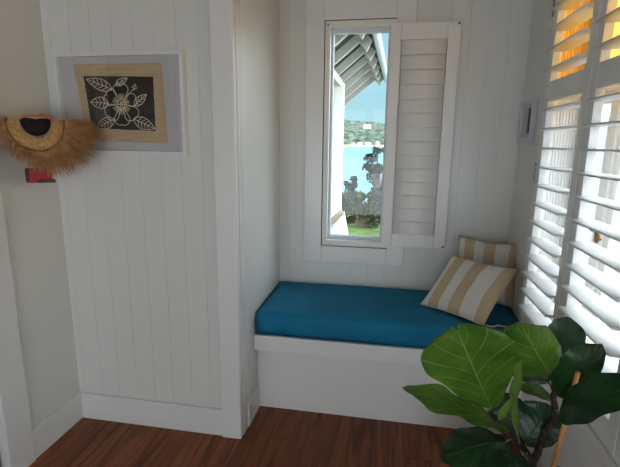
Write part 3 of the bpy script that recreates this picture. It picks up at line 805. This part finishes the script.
# red carved block under the hat
t = thing('red_ornament', (-1.47, 1.66, 1.28), 'small red block ornament hanging below the fringed straw hat', 'ornament')
RC = V((-1.458, 1.648, 1.302)); Rm = Matrix.Translation(RC) @ Matrix.Rotation(math.radians(42), 4, 'Z')
def rbox(*a, bev=0.002):
    b2 = bmesh.new(); box(b2, *a, bev=bev); bmm = bmesh.new(); merge(bmm, b2, Rm); return bmm
obj('block', rbox(-0.05, 0.045, -0.02, 0.02, -0.032, 0.030), M_RED, t)
obj('dark_inlay', rbox(-0.052, -0.038, -0.022, -0.012, -0.025, 0.028, bev=0.001), M_DKRED, t)
obj('ledge', rbox(-0.01, 0.055, -0.028, -0.018, -0.032, -0.018, bev=0.001), M_DKRED, t)
bm = bmesh.new(); tube(bm, [RC + V((0, 0, 0.028)), (XL + 0.03, 1.725, 1.45), (XL + 0.045, 1.737, 1.529)], 0.0015, 5)
obj('cord', bm, M_CREAM, t)

# ------------------------------------------------------------------ plant
t = thing('wooden_planter', (0.42, 1.37, 0), 'square reddish wooden planter box on the floor holding the leafy plant', 'planter')
px0, px1, py0, py1, pz = 0.222, 0.600, 1.190, 1.565, 0.25
bm = bmesh.new()
for k in range(3):
    z0 = 0.002 + k * 0.0825; z1 = z0 + 0.0815
    for b_ in ((px0, px1, py0, py0 + 0.02, z0, z1), (px0, px1, py1 - 0.02, py1, z0, z1), (px0, px0 + 0.02, py0 + 0.0205, py1 - 0.0205, z0, z1), (px1 - 0.02, px1, py0 + 0.0205, py1 - 0.0205, z0, z1)): box(bm, *b_, bev=0.002)
obj('side_boards', bm, M_TERRA, t)
obj('bottom_board', boxes([(px0 + 0.021, px1 - 0.021, py0 + 0.021, py1 - 0.021, 0.004, 0.02)]), M_TERRA, t)
b2 = bmesh.new(); G = []
for i in range(15):
    G.append([b2.verts.new((px0 + 0.021 + (px1 - px0 - 0.042) * i / 14, py0 + 0.021 + (py1 - py0 - 0.042) * j / 14, 0.205 + 0.006 * noise.noise(V((i * .7, j * .7, 0))))) for j in range(15)])
for i in range(14):
    for j in range(14): b2.faces.new((G[i][j], G[i + 1][j], G[i + 1][j + 1], G[i][j + 1]))
obj('soil', b2, M_SOIL, t)

t = thing('fiddle_leaf_fig', (0.50, 1.34, 0.20), 'fiddle leaf fig plant with big glossy leaves, standing before the shutters', 'plant')
bm = bmesh.new()
stemR = [(0.47, 1.36, 0.19), (0.49, 1.35, 0.32), (0.500, 1.34, 0.455), (0.520, 1.33, 0.576), (0.535, 1.32, 0.637), (0.524, 1.32, 0.696), (0.527, 1.33, 0.738), (0.509, 1.33, 0.785)]
P = curve(stemR, 7); tube(bm, [p + V((random.uniform(-1, 1), random.uniform(-1, 1), 0)) * 0.0014 for p in P], [0.0125 - 0.005 * k / len(P) + random.uniform(-0.0012, 0.0022) for k in range(len(P))], 9)
for k in range(6):
    p = V(P[14 + k * 5]); s = 1 if k % 2 else -1; tube(bm, [p, p + V((0.018 * s, -0.006, 0.006))], [0.005, 0.001], 5)
obj('stem', bm, M_BARK, t)
bm = bmesh.new()
stemL = [(0.500, 1.34, 0.452), (0.462, 1.32, 0.511), (0.418, 1.31, 0.551), (0.385, 1.30, 0.592), (0.356, 1.29, 0.63), (0.334, 1.283, 0.655)]
P = curve(stemL, 6); tube(bm, P, [0.009 - 0.003 * k / len(P) + random.uniform(-0.001, 0.0015) for k in range(len(P))], 8)
obj('stem', bm, M_BARK, t)

def leaf(base, tip, width, nrm, mat_, curl=0.0, cup=0.0, wave=0.006, seed=0, fid=1.0, bend=(0, 0, 0), asym=0.0, root=None):
    """Fiddle-shaped blade from base to tip. nrm = side the face looks to, curl = arch, cup = raised edges."""
    base, tip = V(base), V(tip); d = tip - base; L = d.length; x = d.normalized()
    n = V(nrm); n = (n - n.dot(x) * x).normalized(); y = n.cross(x)
    b2 = bmesh.new(); uvl = b2.loops.layers.uv.new('UVMap'); NU, NV = 26, 14; G = []
    prof = [(0, 0.05), (0.04, 0.17), (0.12, 0.33), (0.25, 0.50), (0.38, 0.65), (0.52, 0.82), (0.68, 0.98), (0.8, 1.0), (0.9, 0.86), (0.96, 0.60), (1.0, 0.10)]
    prof2 = [(0, 0.05), (0.05, 0.35), (0.15, 0.70), (0.3, 0.93), (0.48, 1.0), (0.65, 0.93), (0.8, 0.74), (0.92, 0.42), (1.0, 0.03)]
    def pw(u, p):
        for (a, b), (c, d_) in zip(p, p[1:]):
            if u <= c: s = (u - a) / (c - a); return b + (d_ - b) * s
        return p[-1][1]
    for i in range(NU + 1):
        u = i / NU; row = []
        wd = width / 2 * (fid * pw(u, prof) + (1 - fid) * pw(u, prof2))
        for j in range(NV + 1):
            v = 2 * j / NV - 1
            side = 1 + asym * v
            ruffle = wave * math.sin(u * 17 + seed + (2 if v > 0 else 0)) * abs(v) ** 2 * (0.4 + u)
            pillow_ = 0.0035 * math.sin((u - 0.35 * abs(v)) * 2 * math.pi * 7.5) * (1 - abs(v)) * 2 * abs(v)
            # lobes at the broad end reach past the midrib tip
            lobe = fid * 0.085 * L * (1 - (1 - abs(v)) ** 2) * max(0, (u - 0.75) / 0.25) * (1 - abs(v) ** 6)
            p = base + x * (u * L + lobe) + y * (v * wd * side) + n * (curl * L * math.sin(math.pi * u) + cup * wd * abs(v) ** 1.6 + ruffle + pillow_) + V(bend) * (u * u)
            row.append(b2.verts.new(p))
        G.append(row)
    for i in range(NU):
        for j in range(NV):
            f = b2.faces.new((G[i][j], G[i + 1][j], G[i + 1][j + 1], G[i][j + 1])); f.smooth = True
            for lp, (a, b) in zip(f.loops, ((i, j), (i + 1, j), (i + 1, j + 1), (i, j + 1))): lp[uvl].uv = (a / NU, b / NV)
    o = obj('leaf', b2, mat_, t)
    b3 = bmesh.new()
    if root is not None:
        r = V(root); tube(b3, curve([r, (r + base) / 2 + V((0, 0, 0.006)), base + x * 0.012], 4), 0.0032, 7)
        obj('petiole', b3, M_STEMGREEN, o)
    return o
leaf((0.342, 1.285, 0.665), (0.208, 1.20, 0.942), 0.262, (-0.25, -1, 0.25), M_LEAF1, curl=0.03, cup=0.10, wave=0.006, seed=1, root=(0.336, 1.284, 0.652))
leaf((0.392, 1.28, 0.597), (0.078, 1.18, 0.756), 0.095, (-0.05, -0.42, 0.9), M_LEAF1, curl=0.05, cup=0.10, seed=2.2, fid=0.6, wave=0.010, root=(0.400, 1.305, 0.575))
leaf((0.405, 1.30, 0.548), (0.195, 1.20, 0.530), 0.150, (-0.1, -0.42, 0.9), M_LEAF2, curl=0.12, cup=-0.25, seed=3.7, fid=0.1, root=(0.420, 1.31, 0.553))
leaf((0.512, 1.32, 0.775), (0.382, 1.235, 0.962), 0.205, (-0.45, -1, 0.40), M_LEAF1, curl=0.12, cup=-0.25, seed=4.4, fid=0.35, wave=0.008, asym=0.35, root=(0.512, 1.33, 0.768))
leaf((0.523, 1.36, 0.745), (0.572, 1.41, 0.925), 0.150, (0.1, -1, 0.1), M_LEAF2, curl=0.02, cup=0.15, seed=5.1, fid=0.3, root=(0.515, 1.335, 0.75))
leaf((0.525, 1.38, 0.715), (0.410, 1.45, 0.845), 0.170, (-0.3, -1, 0.2), M_LEAF2, curl=0.04, seed=6.0, fid=0.3, root=(0.522, 1.33, 0.72))
leaf((0.525, 1.30, 0.720), (0.590, 1.235, 0.922), 0.105, (-0.6, -0.9, 0.35), M_LEAF2, curl=0.10, cup=0.12, seed=7.7, fid=0.2, root=(0.528, 1.325, 0.715))
leaf((0.522, 1.27, 0.675), (0.575, 1.01, 0.925), 0.125, (-0.55, -0.5, 0.65), M_LEAF2, curl=0.05, cup=0.08, seed=8.3, fid=0.2, root=(0.532, 1.32, 0.66))
leaf((0.424, 1.26, 0.572), (0.384, 1.20, 0.868), 0.085, (-0.93, -0.05, 0.1), M_LEAF3, curl=0.04, cup=0.15, seed=9.2, fid=0.2, wave=0.004, root=(0.440, 1.315, 0.540))
leaf((0.524, 1.325, 0.690), (0.400, 1.28, 0.745), 0.045, (-0.1, -0.6, 0.9), M_LEAF1, curl=0.08, cup=0.3, seed=1.2, fid=0.0, wave=0.002, root=(0.528, 1.325, 0.684))
leaf((0.465, 1.34, 0.515), (0.535, 1.38, 0.640), 0.155, (-0.2, -1, 0.3), M_LEAF2, curl=0.05, seed=2.9, fid=0.3, root=(0.470, 1.325, 0.50))
leaf((0.445, 1.26, 0.530), (0.310, 1.12, 0.530), 0.130, (0.0, -0.3, 0.95), M_LEAF2, curl=0.08, cup=-0.1, seed=3.3, fid=0.3, root=(0.470, 1.32, 0.50))
leaf((0.478, 1.24, 0.490), (0.488, 1.12, 0.570), 0.110, (-0.2, -0.5, 0.9), M_LEAF2, curl=0.05, seed=5.9, fid=0.3, root=(0.497, 1.34, 0.43))
leaf((0.366, 1.285, 0.625), (0.386, 1.24, 0.735), 0.022, (-0.5, -0.8, 0.2), M_LEAF3, curl=0.06, cup=0.4, seed=5.5, fid=0.0, wave=0.002, root=(0.362, 1.292, 0.622))
leaf((0.47, 1.36, 0.51), (0.40, 1.42, 0.64), 0.13, (-0.3, -1, 0.2), M_LEAF2, curl=0.05, seed=6.6, fid=0.3, root=(0.465, 1.32, 0.508))

bm = bmesh.new(); a = V((0.537, 1.22, 0.842)); b = V((0.505, 1.395, 0.0))
dirn = (V((0.529, 1.27, 0.501)) - a).normalized(); b = a + dirn * (a.z - 0.18) / -dirn.z
tube(bm, [a + (b - a) * s for s in (0, 0.004, 0.33, 0.34, 0.35, 0.7, 0.71, 0.72, 1)], [0.0058, 0.0066, 0.0068, 0.0073, 0.0068, 0.007, 0.0075, 0.007, 0.007], 12)
tag(obj('bamboo_stake', bm, M_BAMBOO), 'thin tan wooden stake standing in the planter beside the plant stem', 'stake')

# ------------------------------------------------------------------ outside the side window
bm = bmesh.new()
b2 = bmesh.new(); beadboard(b2, -9.0, 3.0, 0.0, -1.2, 1.8, 0.03, pitch=0.085, w=0.016, dep=0.010)
merge(bm, b2, Matrix.Translation(V((2.5, 0, 0))) @ Matrix.Rotation(math.radians(-90), 4, 'Z') @ Matrix.Scale(1, 4))
bmesh.ops.recalc_face_normals(bm, faces=bm.faces)
struct('fence_wall', bm, M_BOARD)
struct('side_path', boxes([(0.86, 2.5, -3.0, 8.9, -1.2, -0.6)]), M_RENDER)

# ------------------------------------------------------------------ view from the small window
t = thing('verandah_roof', (-0.6, 5.5, -1.2), 'open white raftered verandah roof with posts, outside the small window', 'verandah')
# ridge-like high edge on the right, rafters falling to the left
for k in range(8):
    y = 3.35 + k * 0.50
    hx, hz = -0.33 + 0.012 * k, 2.47
    b2 = bmesh.new()
    P = [(hx, hz), (hx - 0.95, hz - 0.78), (hx - 0.95, hz - 0.88), (hx - 0.02, hz - 0.11), (hx + 0.05, hz - 0.19), (hx + 0.10, hz - 0.09)]
    a = [b2.verts.new((x, y - 0.03, z)) for x, z in P]; b = [b2.verts.new((x, y + 0.03, z)) for x, z in P]
    b2.faces.new(a); b2.faces.new(b[::-1])
    for i in range(len(P)): b2.faces.new((a[(i + 1) % 6], a[i], b[i], b[(i + 1) % 6]))
    bmesh.ops.recalc_face_normals(b2, faces=b2.faces)
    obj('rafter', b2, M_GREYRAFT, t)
b2 = bmesh.new()
P = [(-1.45, 1.56), (-0.33, 2.48), (-0.20, 2.36), (-0.20, 2.40), (-0.33, 2.53), (-1.45, 1.61)]
a = [b2.verts.new((x, 2.95, z)) for x, z in P]; b = [b2.verts.new((x + 0.08, 7.0, z)) for x, z in P]
b2.faces.new(a); b2.faces.new(b[::-1])
for i in range(6): b2.faces.new((a[(i + 1) % 6], a[i], b[i], b[(i + 1) % 6]))
bmesh.ops.recalc_face_normals(b2, faces=b2.faces)
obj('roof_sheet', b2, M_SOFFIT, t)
bm = bmesh.new(); tube(bm, [(-0.185, 2.95, 2.37), (-0.10, 7.02, 2.37)], 0.035, 10)
obj('gutter', bm, M_FRAMEGREY, t)
for y in (5.1,):
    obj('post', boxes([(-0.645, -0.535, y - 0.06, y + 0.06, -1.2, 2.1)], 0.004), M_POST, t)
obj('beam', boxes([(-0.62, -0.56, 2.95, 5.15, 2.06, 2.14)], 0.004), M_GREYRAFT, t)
# sloping rendered wall by the post
b2 = bmesh.new()
P = [(-1.6, -1.2), (-0.30, -1.2), (-0.36, -0.6), (-0.44, 0.2), (-0.52, 0.62), (-0.64, 0.42), (-1.6, -0.1)]
a = [b2.verts.new((x, 5.2, z)) for x, z in P]; b = [b2.verts.new((x, 5.4, z)) for x, z in P]
b2.faces.new(a); b2.faces.new(b[::-1])
for i in range(len(P)): b2.faces.new((a[(i + 1) % len(P)], a[i], b[i], b[(i + 1) % len(P)]))
bmesh.ops.recalc_face_normals(b2, faces=b2.faces)
struct('garden_wall', b2, M_RENDER)
bm = bmesh.new(); tube(bm, [(-1.3, 4.98, -0.10), (-0.50, 4.98, 0.68)], 0.035, 8)
tag(obj('handrail', bm, M_CAP), 'sloping brown handrail beside the white post outside the window', 'handrail')

# ground, sea and far shore
bm = bmesh.new(); G = []
for i in range(25):
    row = []
    for j in range(25):
        x = -14 + 28 * i / 24; y = 2.77 + 22 * j / 24
        z = -1.15 - 0.02 * max(0, y - 17) ** 2 - 0.04 * noise.noise(V((x, y, 0)))
        row.append(bm.verts.new((x, y, z)))
    G.append(row)
for i in range(24):
    for j in range(24): f = bm.faces.new((G[i][j], G[i + 1][j], G[i + 1][j + 1], G[i][j + 1])); f.smooth = True
struct('lawn', bm, M_GRASS)
bm = bmesh.new(); vs = [bm.verts.new(p) for p in ((-1500, 22, -8.0), (1500, 22, -8.0), (1500, 1500, -8.0), (-1500, 1500, -8.0))]; bm.faces.new(vs)
struct('sea', bm, M_WATER)
bm = bmesh.new(); G = []
for i in range(121):
    row = []
    for j in range(25):
        x = -900 + 1500 * i / 120; s = j / 24; y = 1150 + 260 * s
        h = (1 - (1 - s) ** 2) * (78 + 16 * noise.noise(V((x * 0.004, 3, 0))) - 0.10 * (x + 120)) + 9 * s * noise.noise(V((x * 0.03, y * 0.03, 0))) + 5 * s * noise.noise(V((x * 0.11, y * 0.1, 4)))
        row.append(bm.verts.new((x, y, -8 + max(0, h) + (0 if j else -0.5))))
    G.append(row)
for i in range(120):
    for j in range(24): f = bm.faces.new((G[i][j], G[i + 1][j], G[i + 1][j + 1], G[i][j + 1]))
hill = struct('hills', bm, M_HILL)
bm = bmesh.new(); tube(bm, [(-900 + 1500 * i / 60, 1149 + 4 * noise.noise(V((i * .6, 0, 0))), -7.5) for i in range(61)], [5 + 2.5 * noise.noise(V((i * .9, 5, 0))) for i in range(61)], 6)
struct('shoreline', bm, M_SHORE)
def far_house(x, y, z, w_, label):
    t_ = thing('house', (x, y, z), label, 'house', 'houses on the far shore')
    obj('walls', boxes([(x - w_ / 2, x + w_ / 2, y - 5, y + 5, z - 3, z + 5)]), M_HOUSEW, t_)
    b2 = bmesh.new(); A = [(-w_ / 2 - 1, 5), (w_ / 2 + 1, 5), (w_ / 2 - 2, 8.5), (-w_ / 2 + 2, 8.5)]
    a = [b2.verts.new((x + p, y - 6, z + q)) for p, q in A[:2]] + [b2.verts.new((x + p, y + 6, z + q)) for p, q in (A[1], A[0])]
    tp = [b2.verts.new((x - w_ / 2 + 3, y, z + 8.5)), b2.verts.new((x + w_ / 2 - 3, y, z + 8.5))]
    b2.faces.new((a[0], a[1], tp[1], tp[0])); b2.faces.new((a[2], a[3], tp[0], tp[1])); b2.faces.new((a[1], a[2], tp[1])); b2.faces.new((a[3], a[0], tp[0])); b2.faces.new(a[::-1])
    obj('roof', b2, M_HOUSER, t_)
far_house(-63, 1215, 42, 20, 'large pale house highest up on the green hill across the water')
far_house(-93, 1154, -6, 9, 'small pale house at the far waterline, leftmost of the row')
far_house(-76, 1153, -4, 13, 'small pale house at the far waterline, second from the left')
far_house(-56, 1152, -4, 16, 'wide pale house at the far waterline, third from the left')
far_house(-32, 1156, -1, 9, 'small pale house at the far waterline, rightmost of the row')

def foliage(bm, c, rx, ry, rz, n, s):
    for _ in range(n):
        d = V((random.gauss(0, 1), random.gauss(0, 1), random.gauss(0, 1))).normalized() * random.uniform(0.55, 1.0)
        p = V(c) + V((d.x * rx, d.y * ry, d.z * rz))
        a = V((random.gauss(0, 1), random.gauss(0, 1), random.gauss(0, 1))).normalized(); b_ = a.cross(V((random.random(), random.random(), random.random()))).normalized()
        ss = s * random.uniform(0.6, 1.3)
        bm.faces.new([bm.verts.new(p + a * ss), bm.verts.new(p + b_ * ss * 0.5), bm.verts.new(p - a * ss), bm.verts.new(p - b_ * ss * 0.5)])
def bush(x, y, z, blobs, m_, name, label, cat, n=420, s=0.09, trunk=None):
    t_ = thing(name, (x, y, z), label, cat)
    bm = bmesh.new()
    for (dx, dz, r, rz) in blobs: foliage(bm, (x + dx, y, z + dz), r, r * 0.8, rz, n, s)
    obj('foliage', bm, m_, t_)
    bm = bmesh.new()
    for (dx, dz, r, rz) in blobs:
        tube(bm, curve([(x, y, z - 0.4), (x + dx * 0.3, y, z + dz * 0.5), (x + dx, y, z + dz)], 4), [0.07 - 0.05 * k / 8 for k in range(9)], 6)
    obj('trunk', bm, M_TRUNK, t_)
rnd = random.Random(5)
def blobs(lst, k):
    o_ = []
    for (dx, dz, r, rz) in lst:
        for _ in range(k): o_.append((dx + rnd.uniform(-r, r) * 0.8, dz + rnd.uniform(-rz, rz) * 0.8, r * rnd.uniform(0.3, 0.55), rz * rnd.uniform(0.35, 0.6)))
    return o_
bush(-0.24, 14.3, -1.15, blobs([(0.15, 2.5, 0.42, 0.25), (-0.15, 1.95, 0.5, 0.28), (0.2, 1.4, 0.6, 0.5), (-0.3, 1.75, 0.3, 0.2), (0.25, 0.9, 0.5, 0.4)], 5), M_TREE, 'tall_tree', 'tall dark spreading tree rising over the water, right side of the small window', 'tree', 90, 0.06)
bush(-0.70, 13.7, -1.15, blobs([(0, 0.45, 0.5, 0.4), (0.4, 0.5, 0.45, 0.4), (-0.1, 0.85, 0.45, 0.25), (-0.35, 0.4, 0.35, 0.35), (0.3, 0.9, 0.3, 0.2)], 7), M_BUSH, 'bush', 'grey green scrubby bush on the lawn edge, middle of the window view', 'bush', 110, 0.06)
bush(-1.46, 14.5, -1.15, blobs([(0.15, 1.3, 0.25, 0.2), (0.15, 0.8, 0.35, 0.4), (-0.1, 0.5, 0.3, 0.4)], 6), M_TREE, 'bush.001', 'small dark bush just right of the white verandah post', 'bush', 110, 0.06)
bush(0.08, 12.9, -1.15, blobs([(-0.1, 0.5, 0.35, 0.35), (0.2, 0.4, 0.35, 0.3)], 6), M_TREE, 'bush.002', 'low dark green bush beneath the tall spreading tree', 'bush', 110, 0.06)
